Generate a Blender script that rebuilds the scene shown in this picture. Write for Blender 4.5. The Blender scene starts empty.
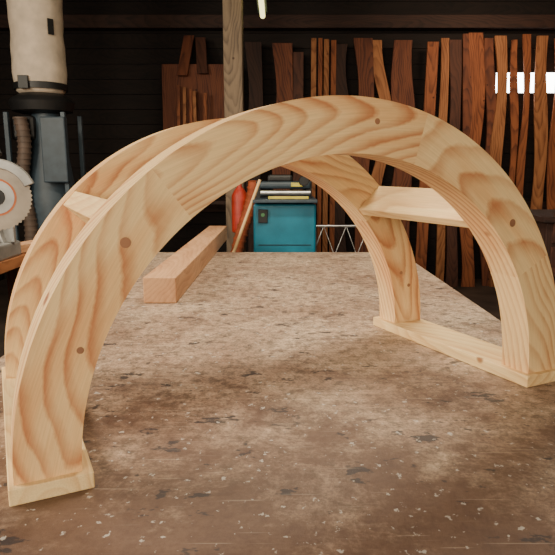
import bpy, math, random
from mathutils import Vector, Matrix, Euler
random.seed(7)
S=bpy.context.scene
H=0.5; TZ=0.85

# ------------------------------------------------------------ materials
def newmat(name):
    m=bpy.data.materials.new(name); m.use_nodes=True
    nt=m.node_tree; b=nt.nodes['Principled BSDF']
    return m,nt,b
def N(nt,t,**k):
    n=nt.nodes.new(t)
    for a,v in k.items(): setattr(n,a,v)
    return n
def ramp(nt,stops,interp='LINEAR'):
    r=N(nt,'ShaderNodeValToRGB'); r.color_ramp.interpolation=interp
    e=r.color_ramp.elements
    while len(e)<len(stops): e.new(0.5)
    for i,(p,c) in enumerate(stops):
        e[i].position=p; e[i].color=(c[0],c[1],c[2],1) if not isinstance(c,(int,float)) else (c,c,c,1)
    return r
def mix(nt,a,b,fac,mode='MIX'):
    m=N(nt,'ShaderNodeMix',data_type='RGBA',blend_type=mode)
    for sock,val in ((m.inputs[6],a),(m.inputs[7],b),(m.inputs[0],fac)):
        if hasattr(val,'links') or isinstance(val,bpy.types.NodeSocket): nt.links.new(val,sock)
        elif isinstance(val,(int,float)): sock.default_value=val
        else: sock.default_value=(*val,1)
    return m.outputs[2]
def simple(name,col,rough=0.5,metal=0.0,noise=0.15,scale=12,bump=0.0):
    m,nt,b=newmat(name)
    tc=N(nt,'ShaderNodeTexCoord'); n=N(nt,'ShaderNodeTexNoise'); n.inputs['Scale'].default_value=scale; n.inputs['Detail'].default_value=5
    nt.links.new(tc.outputs['Object'],n.inputs['Vector'])
    lo=tuple(c*(1-noise*2) for c in col); hi=tuple(min(1,c*(1+noise)) for c in col)
    r=ramp(nt,[(0.3,lo),(0.7,hi)]); nt.links.new(n.outputs['Fac'],r.inputs['Fac'])
    nt.links.new(r.outputs['Color'],b.inputs['Base Color'])
    b.inputs['Roughness'].default_value=rough; b.inputs['Metallic'].default_value=metal
    if bump:
        bp=N(nt,'ShaderNodeBump'); bp.inputs['Strength'].default_value=bump; bp.inputs['Distance'].default_value=0.01
        nt.links.new(n.outputs['Fac'],bp.inputs['Height']); nt.links.new(bp.outputs['Normal'],b.inputs['Normal'])
    return m
def emis(name,col,st):
    m,nt,b=newmat(name)
    b.inputs['Base Color'].default_value=(*col,1); b.inputs['Emission Color'].default_value=(*col,1); b.inputs['Emission Strength'].default_value=st
    return m
def wood(name,light,mid,dark,rough=0.55,ring=42,knots=True,contrast=1.0,wander=.15):
    """pine-like wood; reads the 'grain' attribute (metres, x along the fibres)"""
    m,nt,b=newmat(name); L=nt.links
    at=N(nt,'ShaderNodeAttribute',attribute_name='grain')
    mp0=N(nt,'ShaderNodeMapping'); mp0.inputs['Scale'].default_value=(1.8,5,5); L.new(at.outputs['Vector'],mp0.inputs['Vector'])
    n0=N(nt,'ShaderNodeTexNoise'); n0.inputs['Scale'].default_value=1.0; n0.inputs['Detail'].default_value=2.0; L.new(mp0.outputs[0],n0.inputs['Vector'])
    sub=N(nt,'ShaderNodeVectorMath',operation='SUBTRACT'); L.new(n0.outputs['Color'],sub.inputs[0]); sub.inputs[1].default_value=(.5,.5,.5)
    sc=N(nt,'ShaderNodeVectorMath',operation='SCALE'); L.new(sub.outputs[0],sc.inputs[0]); sc.inputs['Scale'].default_value=wander
    ad=N(nt,'ShaderNodeVectorMath',operation='ADD'); L.new(at.outputs['Vector'],ad.inputs[0]); L.new(sc.outputs[0],ad.inputs[1])
    mp=N(nt,'ShaderNodeMapping'); mp.inputs['Rotation'].default_value=(0,math.radians(6),math.radians(2)); mp.inputs['Scale'].default_value=(1,1,0.6)
    L.new(ad.outputs[0],mp.inputs['Vector'])
    w=N(nt,'ShaderNodeTexWave',wave_type='RINGS',rings_direction='X',wave_profile='SAW')
    w.inputs['Scale'].default_value=ring/2; w.inputs['Distortion'].default_value=0.5; w.inputs['Detail'].default_value=2; w.inputs['Detail Scale'].default_value=3
    L.new(mp.outputs[0],w.inputs['Vector'])
    rw=ramp(nt,[(0.0,0.0),(0.40,0.12),(0.85,1.0*contrast),(1.0,0.05)]); L.new(w.outputs['Fac'],rw.inputs['Fac'])
    n1=N(nt,'ShaderNodeTexNoise'); n1.inputs['Scale'].default_value=1; n1.inputs['Detail'].default_value=3
    mp1=N(nt,'ShaderNodeMapping'); mp1.inputs['Scale'].default_value=(3,18,12); L.new(at.outputs['Vector'],mp1.inputs['Vector']); L.new(mp1.outputs[0],n1.inputs['Vector'])
    r1=ramp(nt,[(0.42,light),(0.68,mid)]); L.new(n1.outputs['Fac'],r1.inputs['Fac'])
    rc=ramp(nt,[(0.36,0.45),(0.60,1.0)]); L.new(n1.outputs['Fac'],rc.inputs['Fac'])
    mm=N(nt,'ShaderNodeMath',operation='MULTIPLY'); L.new(rw.outputs['Color'],mm.inputs[0]); L.new(rc.outputs['Color'],mm.inputs[1])
    c=mix(nt,r1.outputs['Color'],dark,mm.outputs[0])
    mp2=N(nt,'ShaderNodeMapping'); mp2.inputs['Scale'].default_value=(14,420,420); L.new(at.outputs['Vector'],mp2.inputs['Vector'])
    n2=N(nt,'ShaderNodeTexNoise'); n2.inputs['Scale'].default_value=1; n2.inputs['Detail'].default_value=2; L.new(mp2.outputs[0],n2.inputs['Vector'])
    r2=ramp(nt,[(0.3,0.84),(0.7,1.05)]); L.new(n2.outputs['Fac'],r2.inputs['Fac'])
    c=mix(nt,c,r2.outputs['Color'],0.7,'MULTIPLY')
    if knots:
        v=N(nt,'ShaderNodeTexVoronoi'); v.inputs['Scale'].default_value=5.5; L.new(at.outputs['Vector'],v.inputs['Vector'])
        rk=ramp(nt,[(0.0,1.0),(0.05,0.8),(0.08,0.0)]); L.new(v.outputs['Distance'],rk.inputs['Fac'])
        c=mix(nt,c,(dark[0]*.5,dark[1]*.35,dark[2]*.35),rk.outputs['Color'])
    L.new(c,b.inputs['Base Color']); b.inputs['Roughness'].default_value=rough
    bp=N(nt,'ShaderNodeBump'); bp.inputs['Strength'].default_value=0.12; bp.inputs['Distance'].default_value=0.002
    L.new(n2.outputs['Fac'],bp.inputs['Height']); L.new(bp.outputs['Normal'],b.inputs['Normal'])
    return m

pine=wood('pine_planed',(0.95,0.68,0.34),(0.86,0.50,0.22),(0.52,0.185,0.075),ring=66,contrast=.88,rough=.45,wander=.10)
pine_pale=wood('pine_pale',(0.95,0.72,0.37),(0.88,0.60,0.28),(0.66,0.34,0.13),contrast=.6)
pine_block=wood('pine_block',(0.72,0.42,0.23),(0.60,0.32,0.17),(0.42,0.18,0.085),contrast=.5)
planks=[wood('plank_wood_%d'%i,l,m_,d,rough=.75,ring=30) for i,(l,m_,d) in enumerate([
 ((0.34,0.105,0.036),(0.24,0.068,0.023),(0.11,0.028,0.011)),
 ((0.20,0.060,0.026),(0.14,0.039,0.018),(0.065,0.018,0.010)),
 ((0.10,0.034,0.019),(0.07,0.023,0.014),(0.035,0.012,0.008)),
 ((0.42,0.17,0.065),(0.31,0.115,0.042),(0.17,0.055,0.02)),
 ((0.05,0.020,0.013),(0.034,0.013,0.010),(0.018,0.007,0.005))])]
dark_wood=wood('old_dark_boards',(0.015,0.008,0.0065),(0.010,0.005,0.0045),(0.005,0.003,0.003),rough=.85,knots=False)
post_wood=wood('grey_post_wood',(0.25,0.18,0.12),(0.18,0.13,0.09),(0.10,0.07,0.05),rough=.8)
plug=simple('wood_plug',(0.34,0.16,0.085),.6)
black=simple('black_plastic',(0.012,0.012,0.013),.5)
steel=simple('steel',(0.55,0.55,0.55),.3,.9,noise=.08)
alu=simple('cast_aluminium',(0.42,0.42,0.41),.45,.6)
teal=simple('teal_paint',(0.010,0.20,0.31),.4,noise=.12,scale=6)
bluegrey=simple('blue_grey_paint',(0.045,0.07,0.095),.5)
bagm=simple('dust_bag_cloth',(0.66,0.55,0.43),.9,noise=.10,scale=9,bump=.4)
orange=simple('orange_plastic',(0.60,0.16,0.05),.5)
rust=simple('rust_red',(0.38,0.085,0.03),.65)
red=simple('red_paint',(0.50,0.04,0.02),.5)
yellow=simple('yellow_plastic',(0.65,0.55,0.08),.5)
hosem=simple('grey_hose',(0.12,0.08,0.06),.6)
green=simple('green_plastic',(0.08,0.25,0.10),.5)

def tabletop_mat():
    m,nt,b=newmat('worn_plywood'); L=nt.links
    tc=N(nt,'ShaderNodeTexCoord'); P=tc.outputs['Object']
    def noise(scale,detail=6,rough=.6,mp=None,dist=0):
        n=N(nt,'ShaderNodeTexNoise'); n.inputs['Scale'].default_value=scale; n.inputs['Detail'].default_value=detail; n.inputs['Roughness'].default_value=rough; n.inputs['Distortion'].default_value=dist
        if mp:
            q=N(nt,'ShaderNodeMapping'); q.inputs['Scale'].default_value=mp; L.new(P,q.inputs['Vector']); L.new(q.outputs[0],n.inputs['Vector'])
        else: L.new(P,n.inputs['Vector'])
        return n.outputs['Fac']
    a=noise(2.4,10,.72,dist=.2)
    r=ramp(nt,[(0.30,(0.29,0.18,0.125)),(0.46,(0.46,0.32,0.23)),(0.58,(0.58,0.43,0.31)),(0.75,(0.70,0.56,0.42))]); L.new(a,r.inputs['Fac']); c=r.outputs['Color']
    s=noise(1.0,5,.65,(5,90,10)); rs=ramp(nt,[(0.38,0.62),(0.60,1.08)]); L.new(s,rs.inputs['Fac']); c=mix(nt,c,rs.outputs['Color'],0.5,'MULTIPLY')
    g=noise(34,8,.8); rg=ramp(nt,[(0.40,0.30),(0.54,1.1)]); L.new(g,rg.inputs['Fac']); c=mix(nt,c,rg.outputs['Color'],0.75,'MULTIPLY')
    g2=noise(160,3,.7); rg2=ramp(nt,[(0.38,0.55),(0.55,1.08)]); L.new(g2,rg2.inputs['Fac']); c=mix(nt,c,rg2.outputs['Color'],0.7,'MULTIPLY')
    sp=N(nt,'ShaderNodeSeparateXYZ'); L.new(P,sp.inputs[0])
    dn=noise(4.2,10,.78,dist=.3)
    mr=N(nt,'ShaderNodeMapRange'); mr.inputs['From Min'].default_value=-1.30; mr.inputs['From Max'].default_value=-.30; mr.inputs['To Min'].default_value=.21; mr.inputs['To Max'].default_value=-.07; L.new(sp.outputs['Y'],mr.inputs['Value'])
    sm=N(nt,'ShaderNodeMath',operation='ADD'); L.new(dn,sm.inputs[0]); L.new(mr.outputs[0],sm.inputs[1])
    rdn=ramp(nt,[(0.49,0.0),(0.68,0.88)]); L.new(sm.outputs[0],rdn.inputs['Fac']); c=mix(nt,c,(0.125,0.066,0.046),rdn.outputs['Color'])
    d=noise(8.5,8,.72,dist=.3); rd=ramp(nt,[(0.54,0.0),(0.66,0.75)]); L.new(d,rd.inputs['Fac']); c=mix(nt,c,(0.11,0.060,0.045),rd.outputs['Color'])
    d2=noise(24,4,.6,(.6,1,1)); rd2=ramp(nt,[(0.62,0.0),(0.66,0.88)]); L.new(d2,rd2.inputs['Fac']); c=mix(nt,c,(0.035,0.028,0.034),rd2.outputs['Color'])
    w=noise(62,3,.6); rw=ramp(nt,[(0.65,0.0),(0.69,0.75)]); L.new(w,rw.inputs['Fac']); c=mix(nt,c,(0.64,0.61,0.57),rw.outputs['Color'])
    for rz,sc_ in((.9,(5,170,1)),(-.6,(6,150,1))):
        q=N(nt,'ShaderNodeMapping'); q.inputs['Rotation'].default_value=(0,0,rz); q.inputs['Scale'].default_value=sc_; L.new(P,q.inputs['Vector'])
        n=N(nt,'ShaderNodeTexNoise'); n.inputs['Scale'].default_value=1; n.inputs['Detail'].default_value=1; L.new(q.outputs[0],n.inputs['Vector'])
        rr_=ramp(nt,[(0.70,0.0),(0.76,0.3)]); L.new(n.outputs['Fac'],rr_.inputs['Fac']); c=mix(nt,c,(0.6,0.5,0.4),rr_.outputs['Color'])
    L.new(c,b.inputs['Base Color'])
    rr=ramp(nt,[(0.3,0.42),(0.7,0.62)]); L.new(a,rr.inputs['Fac']); L.new(rr.outputs['Color'],b.inputs['Roughness'])
    bp=N(nt,'ShaderNodeBump'); bp.inputs['Strength'].default_value=0.4; bp.inputs['Distance'].default_value=0.004
    L.new(g,bp.inputs['Height']); L.new(bp.outputs['Normal'],b.inputs['Normal'])
    return m
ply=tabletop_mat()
concrete=simple('concrete_floor',(0.07,0.046,0.035),.8,noise=.3,scale=3)
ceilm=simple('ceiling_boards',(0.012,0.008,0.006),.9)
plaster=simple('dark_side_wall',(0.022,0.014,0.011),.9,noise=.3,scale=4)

# ------------------------------------------------------------ mesh tools
def empty(name,loc=(0,0,0)):
    e=bpy.data.objects.new(name,None); e.location=loc; e.empty_display_size=.1; S.collection.objects.link(e); return e
def mk(name,verts,faces,mat,parent=None,grain=None,smooth=False,bevel=0,seg=2):
    me=bpy.data.meshes.new(name); me.from_pydata([tuple(v) for v in verts],[],faces); me.validate(); me.update()
    if grain is not None:
        a=me.attributes.new('grain','FLOAT_VECTOR','POINT')
        for i,g in enumerate(grain): a.data[i].vector=g
    if smooth:
        for p in me.polygons: p.use_smooth=True
    o=bpy.data.objects.new(name,me); S.collection.objects.link(o); me.materials.append(mat)
    if bevel:
        bv=o.modifiers.new('bevel','BEVEL'); bv.width=bevel; bv.segments=seg; bv.limit_method='ANGLE'; bv.angle_limit=math.radians(35)
    if parent is not None:
        o.parent=parent; o.matrix_parent_inverse=Matrix.Translation(parent.location).inverted()
    return o
BF=[(0,1,3,2),(4,6,7,5),(0,4,5,1),(2,3,7,6),(0,2,6,4),(1,5,7,3)]
def roff(): return Vector((random.uniform(-3,3),random.uniform(-.12,.12),random.uniform(.03,.12)+random.choice([0,.1])))
def boxdata(c,d,rot=(0,0,0),M=None):
    R=Euler(rot).to_matrix() if M is None else M
    vs=[];gs=[];off=roff()
    order=sorted(range(3),key=lambda i:-d[i])
    for x in(-.5,.5):
        for y in(-.5,.5):
            for z in(-.5,.5):
                l=Vector((x*d[0],y*d[1],z*d[2])); vs.append(Vector(c)+R@l); gs.append(Vector((l[order[0]],l[order[1]],l[order[2]]))+off)
    return vs,gs
def boxes(name,lst,mat,parent=None,bevel=0.003):
    V=[];F=[];G=[]
    for b in lst:
        v,g=boxdata(*b); k=len(V); V+=v;G+=g; F+=[tuple(k+i for i in f) for f in BF]
    return mk(name,V,F,mat,parent,G,bevel=bevel)
def box(name,c,d,mat,parent=None,rot=(0,0,0),bevel=0.003): return boxes(name,[(c,d,rot)],mat,parent,bevel)
def basis(ax):
    ax=ax.normalized(); u=ax.orthogonal().normalized(); return ax,u,ax.cross(u)
def lathe(name,p0,axis,prof,mat,parent=None,seg=32,smooth=True,bevel=0):
    ax,u,v=basis(Vector(axis)); V=[];F=[]
    for h,r in prof:
        for i in range(seg):
            a=2*math.pi*i/seg; V.append(Vector(p0)+ax*h+(u*math.cos(a)+v*math.sin(a))*r)
    n=len(prof)
    for j in range(n-1):
        for i in range(seg):
            k=(i+1)%seg; F.append((j*seg+i,j*seg+k,(j+1)*seg+k,(j+1)*seg+i))
    F.append(tuple(range(seg))[::-1]); F.append(tuple((n-1)*seg+i for i in range(seg)))
    o=mk(name,V,F,mat,parent,[Vector((0,0,0))]*len(V),smooth=smooth)
    if smooth:
        m=o.modifiers.new('es','EDGE_SPLIT'); m.split_angle=math.radians(40)
    return o
def cyl(name,p0,p1,r,mat,parent=None,seg=24,r2=None):
    d=Vector(p1)-Vector(p0); return lathe(name,p0,d,[(0,r),(d.length,r if r2 is None else r2)],mat,parent,seg)
def tube(name,pts,r,mat,parent=None,res=4):
    cu=bpy.data.curves.new(name,'CURVE'); cu.dimensions='3D'; cu.bevel_depth=r; cu.bevel_resolution=res; cu.use_fill_caps=True
    sp=cu.splines.new('POLY'); sp.points.add(len(pts)-1)
    for i,p in enumerate(pts): sp.points[i].co=(*p,1)
    o=bpy.data.objects.new(name,cu); S.collection.objects.link(o); cu.materials.append(mat)
    if parent is not None: o.parent=parent; o.matrix_parent_inverse=Matrix.Translation(parent.location).inverted()
    return o
def plank(name,xb,xt,zb,zt,yb,yt,w,mat,th=.03,amp=0,ph=0,parent=None,n=24,wvar=0,fr=6.5):
    """tall board, optional wavy (natural-edge / cut-curve) outline, leaning from (xb,yb,zb) to (xt,yt,zt)"""
    V=[];G=[];F=[];off=roff()
    for i in range(n+1):
        t=i/n; x=xb+(xt-xb)*t; y=yb+(yt-yb)*t; z=zb+(zt-zb)*t
        s=amp*math.sin(ph+t*fr); ww=w*(1+wvar*math.sin(ph*2+t*fr*1.35))
        for dx,dy in((-ww/2,-th/2),(ww/2,-th/2),(ww/2,th/2),(-ww/2,th/2)):
            V.append(Vector((x+s+dx,y+dy,z))); G.append(Vector((z,dx,dy))+off)
    for i in range(n):
        for k in range(4):
            l=(k+1)%4; F.append((i*4+k,i*4+l,i*4+4+l,i*4+4+k))
    F.append((3,2,1,0)); F.append(tuple(n*4+k for k in range(4)))
    return mk(name,V,F,mat,parent,G,bevel=.003)

# ------------------------------------------------------------ workbench
bench=empty('workbench',(0,2.0,0))
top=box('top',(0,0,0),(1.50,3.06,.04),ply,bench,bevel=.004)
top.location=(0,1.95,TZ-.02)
boxes('apron',[((0,.50,TZ-.10),(1.38,.045,.12)),((0,3.40,TZ-.10),(1.38,.045,.12)),((-.67,1.95,TZ-.10),(.045,2.85,.12)),((.67,1.95,TZ-.10),(.045,2.85,.12))],planks[3],bench)
boxes('legs',[((x,y,(TZ-.04)/2),(.09,.09,TZ-.04)) for x in(-.62,.62) for y in(.6,1.95,3.3)],planks[3],bench)

# ------------------------------------------------------------ arch frame
ang=math.atan2(.851,1.741)
ex=Vector((math.cos(ang),math.sin(ang),0)); ey=Vector((-math.sin(ang),math.cos(ang),0)); ez=Vector((0,0,1))
e=.025
O=Vector((.288,2.103,0))*H; O.z=TZ
PT=.055*H; RI=1.0*H; RO=1.2*H; T=.16*H; DL=1.22*H
arch=empty('wooden_arch_frame',O+ey*DL/2)
def W(x,y,z): return O+ex*x+ey*y+ez*z
def segment(name,a,b,y0,y1,mat,oz):
    n=max(8,int(abs(b-a)/1.5)); mid=math.radians((a+b)/2); V=[];G=[];F=[]; off=roff()
    off.y=random.uniform(-.05,.05); off.z=oz
    for i in range(n+1):
        p=math.radians(a+(b-a)*i/n)
        for R,y in((RI,y0),(RO,y0),(RO,y1),(RI,y1)):
            x=R*math.cos(p); z=R*math.sin(p); V.append(W(x,y,PT+z))
            g1=Vector((-x*math.sin(mid)+z*math.cos(mid), x*math.cos(mid)+z*math.sin(mid)-1.08*H, y-y0))
            g2=Vector((R*(p-mid), R-1.08*H, y-y0))
            G.append(g1*.5+g2*.5+off)
    for i in range(n):
        for k in range(4):
            l=(k+1)%4; F.append((i*4+k,i*4+4+k,i*4+4+l,i*4+l))
    F.append((0,1,2,3)); F.append(tuple(n*4+k for k in(3,2,1,0)))
    return mk(name,V,F,mat,arch,G)
YF=(e*H,e*H+T); YR=(DL-e*H-T,DL-e*H)
for nm,(y0,y1),js in(('front',YF,[0,28,74,128,180]),('rear',YR,[0,40,84,132,180])):
    for i in range(len(js)-1): segment('%s_arch_segment_%d'%(nm,i+1),js[i],js[i+1],y0,y1,pine,[.05,.02,.035,.06][i])
Mf=Matrix((ex,ey,ez)).transposed()
def abox(name,x0,x1,y0,y1,z0,z1,mat):
    return boxes(name,[(W((x0+x1)/2,(y0+y1)/2,(z0+z1)/2),(x1-x0,y1-y0,z1-z0),(0,0,0),Mf)],mat,arch,.002)
abox('left_sole_plate',-1.217*H,-.968*H,0,DL,0,PT,pine_pale)
abox('right_sole_plate',.968*H,1.217*H,0,DL,0,PT,pine_pale)
for i,ph in enumerate((44,137)):
    p=math.radians(ph); rd=ex*math.cos(p)+ez*math.sin(p); tg=-ex*math.sin(p)+ez*math.cos(p)
    M=Matrix((rd,ey,tg)).transposed(); c=W(1.1*H*math.cos(p),(YF[1]+YR[0])/2,PT+1.1*H*math.sin(p))
    boxes('cross_brace_%d'%(i+1),[(c,(.19*H,YR[0]-YF[1],(.05 if i==0 else .085)*H),(0,0,0),M)],pine_pale,arch,.002)
k=0
for ph,R,y in((139,1.10,YF[0]),(41,1.09,YF[0]),(85,1.12,YF[0]),(158,1.06,YF[0]),(38,1.1,YR[0]),(17,1.08,YR[0]),(12,1.12,YR[0])):
    p=math.radians(ph); c=W(R*H*math.cos(p),y,PT+R*H*math.sin(p)); k+=1
    r=.0085 if y==YF[0] and k<3 else .0055
    cyl('wood_plug_%d'%k,c-ey*.0006,c+ey*.01,r,plug,arch,20)

# ------------------------------------------------------------ beam on bench
bm=empty('timber_beam',(-.43,3.2,TZ+.05))
box('beam',(-.435,3.12,TZ+.05),(.125,2.0,.098),pine_block,bm,rot=(0,0,math.radians(-.5)),bevel=.003)

# ------------------------------------------------------------ room shell
XL,XR,YB,YF0,CZ=-3.4,4.0,7.05,-3.5,3.45
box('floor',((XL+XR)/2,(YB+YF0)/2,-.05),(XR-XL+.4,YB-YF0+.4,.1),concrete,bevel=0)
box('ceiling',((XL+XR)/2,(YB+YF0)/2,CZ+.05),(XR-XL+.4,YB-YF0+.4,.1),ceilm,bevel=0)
wx0,wx1,wz0,wz1=2.55,3.8,2.22,2.46
lst=[];z=0
while z<CZ-.01:
    h=.17; zz=min(z+h,CZ)
    x0,x1=XL-.1,XR+.1
    segs=[(x0,x1)]
    if zz>wz0 and z<wz1: segs=[(x0,wx0),(wx1,x1)]
    for a,b in segs: lst.append((((a+b)/2,YB+.02+random.uniform(-.004,.004),(z+zz)/2),(b-a,.04,zz-z-.004),(0,0,0)))
    z+=h
lst.append(((( wx0+wx1)/2,YB+.02,wz0-.005),(wx1-wx0,.04,.03),(0,0,0)))
lst.append(((( wx0+wx1)/2,YB+.02,wz1+.05),(wx1-wx0,.04,.10),(0,0,0)))
boxes('wall_back',lst,dark_wood,bevel=.003)
box('wall_back_outer',((XL+XR)/2,YB+.12,1.1),(XR-XL+.3,.03,2.2),ceilm,bevel=0)
win=empty('window_1',((wx0+wx1)/2,YB+.06,(wz0+wz1)/2))
box('pane',((wx0+wx1)/2,YB+.06,(wz0+wz1)/2),(wx1-wx0,.01,wz1-wz0+.1),emis('daylit_frosted_pane',(0.97,0.96,.90),14),win,bevel=0)
boxes('frame',[((wx0+i*(wx1-wx0)/5,YB+.03,(wz0+wz1)/2),(.03,.03,wz1-wz0),(0,0,0)) for i in range(6)],dark_wood,win)
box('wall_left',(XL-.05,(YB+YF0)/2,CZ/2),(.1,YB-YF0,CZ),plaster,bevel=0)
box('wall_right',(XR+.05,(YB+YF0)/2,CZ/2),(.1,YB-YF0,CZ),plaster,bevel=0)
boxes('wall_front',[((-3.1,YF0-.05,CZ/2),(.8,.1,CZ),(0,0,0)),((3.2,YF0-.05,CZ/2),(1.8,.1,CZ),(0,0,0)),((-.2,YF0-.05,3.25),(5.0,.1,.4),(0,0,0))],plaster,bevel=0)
boxes('trim_1',[((0.3,6.93,2.98),(7.2,.10,.14),(0,0,0)),((.3,6.98,.9),(7.2,.05,.12),(0,0,0))],planks[4],bevel=.005)
boxes('ceiling_joists',[((.3,y,3.36),(7.3,.10,.18),(0,0,0)) for y in(0.5,2.0,3.5,4.9,6.2)],planks[4],bevel=.005)

box('timber_post',(-.385,5.3,1.7),(.165,.16,3.36),post_wood,bevel=.01)

# fluorescent lamp
lamp=empty('fluorescent_lamp',(-.14,5.2,2.78))
box('housing',(-.14,5.2,2.82),(.09,1.25,.05),bluegrey,lamp)
cyl('tube',(-.14,4.62,2.765),(-.14,5.78,2.765),.024,emis('lamp_tube_glow',(1.0,.88,.35),3),lamp)
tube('hanger_1',[(-.14,4.8,2.84),(-.14,4.8,3.46)],.004,black,lamp); tube('hanger_2',[(-.14,5.6,2.84),(-.14,5.6,3.46)],.004,black,lamp)

# ------------------------------------------------------------ boards against the back wall
def X(u,Y=6.85):
    return (u-277.5)/575*Y/1.035
def Zv(v,Y=6.85):
    t=(277.5-v)/575; return 1.35+(t*.9826-.1857)/(.9826+t*.1857)*Y
def add(u0,u1,vt,mi,amp=0,vb=None,tilt=0,ph=0,wv=0,yo=0,fr=6.5):
    w=(u1-u0)*.0116; xc=X((u0+u1)/2); zb=0.0 if vb is None else Zv(vb)
    plank('leaning_plank',xc-tilt,xc,zb,Zv(vt),6.62+yo,6.86+yo*.3,w,planks[mi],amp=amp,ph=ph,wvar=wv,fr=fr)
R=[(424,435,42,0,.0,.2,0),(437,445,38,3,.01,0,.05),(446,457,40,2,.012,1,.1),(458,467,34,1,.0,.3,0),(467,480,33,0,.04,1.5,.12),(482,491,38,1,.03,2,.1),(490,500.5,36,3,.03,.6,.15),(507,513.5,40,0,.02,2.5,.2),(518.5,525,34,0,.02,1,.2),(531,542.5,36,3,.02,3,.12),(549,561,38,0,.02,.5,.1),(564,578,36,0,.0,0,0),(582,598,30,1,.02,0,.1),(602,616,34,0,0,0,0)]
for u0,u1,vt,mi,am,ph,wv in R: add(u0,u1,vt,mi,am,None,random.uniform(-.10,.10) if u0<500 else 0,ph,wv,yo=random.choice([-.06,0]),fr=9)
for u0,u1,vt,mi,am,ph,wv in [(247,262,42,4,.02,0,.1),(274,292,43,1,.02,0,.12),(293,303,52,2,0,0,0),(310.5,315.5,38,3,0,0,0),(317.5,321.5,38,0,0,0,0),(323,328,39,3,0,0,0),(330,335,40,0,0,0,0),(336,349,44,4,.05,2,.1),(354,371,38,1,.03,0,.12),(375,386,40,3,.075,1.2,.08),(392,412,40,1,.03,2,.12)]:
    add(u0,u1,vt,mi,am,None,0,ph,wv,fr=10)
add(186,196,35,1,0,78,.06,0,0,.05); add(197,207,37,2,0,76,-.04,0,0,.05)
panel=empty('plywood_panel',(-.9,6.8,2.1))
box('sheet',((X(165)+X(240))/2,6.72,1.95),(.86,.02,1.10),planks[1],panel,rot=(math.radians(-4),0,0))
for i,u in enumerate((178,184,190,197,204)):
    plank('offcut_stick',X(u,6.6),X(u,6.6)+random.uniform(-.03,.03),1.0,Zv(85+i*2,6.6),6.52,6.6,.035,planks[3 if i%2 else 0],th=.02)
box('wall_shelf',(-1.0,6.6,.98),(1.3,.34,.04),planks[4])

# ------------------------------------------------------------ thickness planer (teal)
pl=empty('thickness_planer',(.06,4.6,0))
box('cabinet',(.055,4.6,.60),(.475,.5,.98),teal,pl,bevel=.015)
box('plinth',(.055,4.6,.055),(.52,.54,.11),black,pl)
box('table_bed',(.055,4.55,1.115),(.48,.58,.025),bluegrey,pl,bevel=.005)
boxes('columns',[((x,4.6,1.19),(.035,.12,.13),(0,0,0)) for x in(-.15,.25)],black,pl)
box('cutter_head',(.06,4.62,1.225),(.40,.22,.055),bluegrey,pl,bevel=.02)
box('motor_cover',(.02,4.66,1.275),(.20,.16,.06),black,pl,bevel=.02)
cyl('feed_roller',(-.13,4.44,1.17),(.25,4.44,1.17),.02,steel,pl)
box('name_plate',(.15,4.505,1.23),(.09,.006,.03),yellow,pl,bevel=.001)
box('guard_strip',(.08,4.30,1.14),(.30,.02,.02),yellow,pl)
cyl('handwheel_hub',(.20,4.42,1.26),(.20,4.48,1.26),.012,black,pl)
lathe('handwheel',(.20,4.41,1.26),(0,1,0),[(0,.035),(.012,.04),(.02,.035)],black,pl)
box('switch_box',(-.11,4.345,1.0),(.07,.03,.1),black,pl)
cyl('switch_button',(-.11,4.325,1.01),(-.11,4.335,1.01),.014,green,pl)
boxes('door_seams',[((.055,4.348,.78),(.40,.004,.006),(0,0,0)),((.055,4.348,.30),(.40,.004,.006),(0,0,0))],black,pl)
hp=[]
for i in range(40):
    t=i/39; hp.append((-.27+.08*math.cos(t*4.6+1.6),4.75+.05*math.sin(t*3),.2+1.05*t))
hs=empty('extraction_hose',(-.3,4.75,0))
tube('hose',hp,.05,rust,hs)
for i in range(1,39,2): 
    a=Vector(hp[i]); d=(Vector(hp[i+1])-a).normalized(); cyl('rib_%d'%i,a-d*.006,a+d*.006,.056,rust,hs,18)
cyl('floor_elbow',(-.27,4.8,0),(-.27,4.8,.22),.06,black,hs)
fe=empty('fire_extinguisher',(-.33,5.05,0))
cyl('stand',(-.33,5.05,0),(-.33,5.05,.80),.03,black,fe)
lathe('cylinder_body',(-.33,5.05,.80),(0,0,1),[(0,.06),(.01,.07),(.32,.07),(.37,.045),(.40,.02),(.43,.02)],red,fe)
st=empty('leaning_batten',(-.3,4.2,0))
tube('batten',[(-.60,4.1,0),(-.13,4.32,1.27)],.012,pine_pale,st)

# ------------------------------------------------------------ metal trestle
tr=empty('metal_trestle',(.55,4.6,0))
tube('upper_rail',[(.28,4.6,.90),(.82,4.6,.90)],.010,steel,tr); tube('lower_rail',[(.28,4.6,.66),(.82,4.6,.66)],.010,steel,tr)
zz=[(.28+.54*i/6,4.6,.90 if i%2 else .66) for i in range(7)]
tube('lattice',zz,.008,steel,tr)
for x in(.3,.8):
    tube('leg_a_%.1f'%x,[(x,4.6,.90),(x,4.35,0)],.012,steel,tr); tube('leg_b_%.1f'%x,[(x,4.6,.90),(x,4.85,0)],.012,steel,tr)

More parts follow.
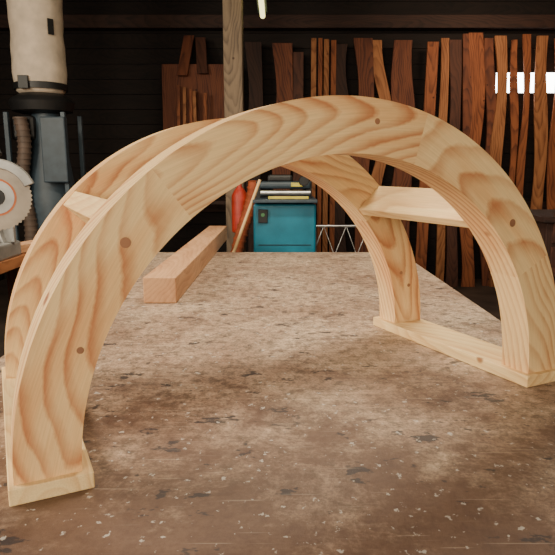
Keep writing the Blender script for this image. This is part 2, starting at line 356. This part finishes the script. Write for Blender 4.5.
# ------------------------------------------------------------ dust collector
dc=empty('dust_collector',(-1.97,5.0,0)); cx,cy=-1.97,5.0
prof=[(0,.15),(.03,.19),(.08,.203)]
for i in range(20):
    t=i/19; prof.append((.12+1.0*t,.208+.004*math.sin(t*13)+.003*math.sin(t*31)))
prof+=[(1.18,.19),(1.22,.13),(1.25,.05)]
lathe('filter_bag',(cx,cy,1.95),(0,0,1),prof,bagm,dc,40)
lathe('clamp_band',(cx,cy,1.99),(0,0,1),[(0,.20),(.0,.212),(.05,.212),(.05,.20)],black,dc,40)
box('band_buckle',(cx-.05,cy-.22,2.03),(.08,.03,.10),black,dc)
box('bag_mark',(cx+.168,cy-.142,2.46),(.05,.006,.12),black,dc,rot=(0,0,math.radians(50)),bevel=.001)
lathe('fan_ring',(cx,cy,1.80),(0,0,1),[(0,.16),(.02,.24),(.09,.26),(.12,.24),(.16,.17)],black,dc,40)
box('motor',(cx-.12,cy-.05,1.68),(.20,.2,.2),black,dc,bevel=.03)
lathe('collection_bin',(cx+.03,cy,.35),(0,0,1),[(0,.2),(.02,.215),(.7,.215),(.74,.21),(1.36,.12),(1.45,.12)],bluegrey,dc,40)
boxes('support_legs',[((cx+a,cy+b,.9),(.035,.035,1.8),(0,0,0)) for a in(-.22,.24) for b in(-.2,.2)],bluegrey,dc)
box('base_frame',(cx,cy,.15),(.55,.5,.06),bluegrey,dc)
hp=[(cx-.10+.02*math.sin(t*.4),cy-.22,1.75-t*.045) for t in range(30)]
tube('suction_hose',hp,.05,hosem,dc)
for i in range(0,29): cyl('hose_rib_%d'%i,(hp[i][0],hp[i][1],hp[i][2]-.008),(hp[i][0],hp[i][1],hp[i][2]+.008),.056,hosem,dc,16)
box('control_panel',(cx+.17,cy-.23,1.50),(.20,.07,.52),bluegrey,dc,bevel=.01)

# ------------------------------------------------------------ side bench and mitre saw
sb=empty('side_bench',(-1.9,2.1,0))
box('top',(-1.92,2.05,.925),(1.44,1.8,.05),planks[3],sb)
boxes('legs',[((x,y,.45),(.09,.09,.90),(0,0,0)) for x in(-2.5,-1.3) for y in(1.25,2.85)],planks[2],sb)
box('shelf',(-1.92,2.05,.35),(1.3,1.7,.03),planks[2],sb)
ms=empty('mitre_saw',(-1.3,2.5,.95))
box('base',(-1.42,2.55,.985),(.42,.30,.07),alu,ms,bevel=.01)
lathe('turntable',(-1.40,2.52,1.02),(0,0,1),[(0,.15),(.02,.15),(.025,.14)],alu,ms,40)
boxes('fence',[((-1.5,2.62,1.07),(.2,.02,.1),(0,0,0)),((-1.27,2.62,1.07),(.14,.02,.1),(0,0,0))],alu,ms)
bc=Vector((-1.165,2.40,1.235)); bax=Vector((.35,-1,0)).normalized()
V=[];F=[];_,u_,v_=basis(bax); nt_=48
for s in(-.0012,.0012):
    for i in range(nt_*2):
        a=2*math.pi*i/(nt_*2); r=.140 if i%2 else .133
        V.append(bc+bax*s+(u_*math.cos(a)+v_*math.sin(a))*r)
M2=nt_*2
F=[tuple(range(M2))[::-1],tuple(range(M2,2*M2))]+[(i,(i+1)%M2,M2+(i+1)%M2,M2+i) for i in range(M2)]
mk('blade',V,F,simple('saw_blade_steel',(0.38,0.33,0.27),.4,.3,noise=.12),ms)
lathe('blade_flange',bc+bax*.0015,bax,[(0,.035),(.008,.033),(.008,.015),(.018,.012)],black,ms)
lathe('blade_label',bc+bax*.0013,bax,[(0,.078),(.001,.078)],orange,ms)
lathe('blade_inner_ring',bc+bax*.0022,bax,[(0,.070),(.001,.070)],alu,ms)
V=[];F=[];n=26
for i in range(n+1):
    a=math.radians(20+180*i/n)
    d=Vector((1,.35,0)).normalized()*math.cos(a)+Vector((0,0,1))*math.sin(a)
    for r,s in((.118,-.012),(.158,-.012),(.158,.05),(.118,.05)): V.append(bc+d*r-bax*s)
for i in range(n):
    for k in range(4): l=(k+1)%4; F.append((i*4+k,i*4+l,i*4+4+l,i*4+4+k))
F.append((3,2,1,0)); F.append(tuple(n*4+k for k in range(4)))
mk('blade_guard',V,F,alu,ms,bevel=.004)
lathe('motor_housing',bc-bax*.06,-bax,[(0,.06),(.02,.065),(.15,.06),(.17,.045)],orange,ms)
tube('handle',[bc+Vector(q) for q in((-.05,.05,.12),(-.06,.03,.20),(.02,-.02,.22),(.05,-.05,.17))],.014,black,ms)
boxes('swing_arm',[((-1.30,2.62,1.14),(.06,.08,.30),(0,math.radians(-15),0))],alu,ms)
box('wood_offcut',(-1.26,2.10,.965),(.10,.22,.03),pine_pale,rot=(0,0,.4))
box('wood_offcut',(-1.245,2.82,.972),(.09,.2,.04),pine_block,rot=(0,0,-.3))
box('wood_offcut',(-1.30,1.85,.97),(.12,.16,.035),planks[3],rot=(0,0,-.5))
cyl('glue_bottle',(-1.24,2.32,.95),(-1.24,2.32,1.06),.022,simple('white_plastic',(.6,.58,.52),.4),None)

# ------------------------------------------------------------ cabinet at right
cab=empty('tool_cabinet',(2.2,4.3,0))
box('body',(2.25,4.4,.5),(.7,.7,.96),planks[4],cab)
box('top',(2.25,4.4,1.0),(.78,.78,.04),planks[4],cab)
boxes('drawer_fronts',[((2.25,4.04,.22+.24*i),(.62,.02,.21),(0,0,0)) for i in range(4)],planks[2],cab)

# ------------------------------------------------------------ lights
def area(name,loc,tgt,sx,sy,en,col):
    l=bpy.data.lights.new(name,'AREA'); l.shape='RECTANGLE'; l.size=sx; l.size_y=sy; l.energy=en; l.color=col
    o=bpy.data.objects.new(name,l); o.location=loc; o.rotation_euler=(Vector(tgt)-Vector(loc)).to_track_quat('-Z','Y').to_euler(); S.collection.objects.link(o); return o
area('doorway_daylight',(-1.2,-3.0,2.2),(0.3,1.2,.9),3.0,1.8,205,(1.0,.865,.66))
area('left_window_daylight',(-3.2,1.3,2.6),(0.2,1.8,.9),1.8,1.0,180,(1.0,.87,.67))
area('mid_bench_fill',(.3,2.6,3.2),(.3,2.6,0),1.3,.4,80,(1.0,.86,.64))  # added overhead light without a fixture, concentrates brightness on the middle of the bench
area('rear_right_fill',(2.2,5.6,3.1),(2.6,7,1.6),1.0,.2,15,(1.0,.74,.50))  # dim fill added for the right rear boards, no lamp hangs here
w=bpy.data.worlds.new('World'); S.world=w; w.use_nodes=True; w.node_tree.nodes['Background'].inputs[0].default_value=(.85,.82,.8,1); w.node_tree.nodes['Background'].inputs[1].default_value=.2

# ------------------------------------------------------------ camera
cd=bpy.data.cameras.new('camera'); cd.sensor_width=36; cd.lens=36*575/555; cd.clip_start=.02
co=bpy.data.objects.new('camera',cd); co.location=(0,0,TZ+H); co.rotation_euler=(math.radians(90-10.7),0,0); S.collection.objects.link(co); S.camera=co
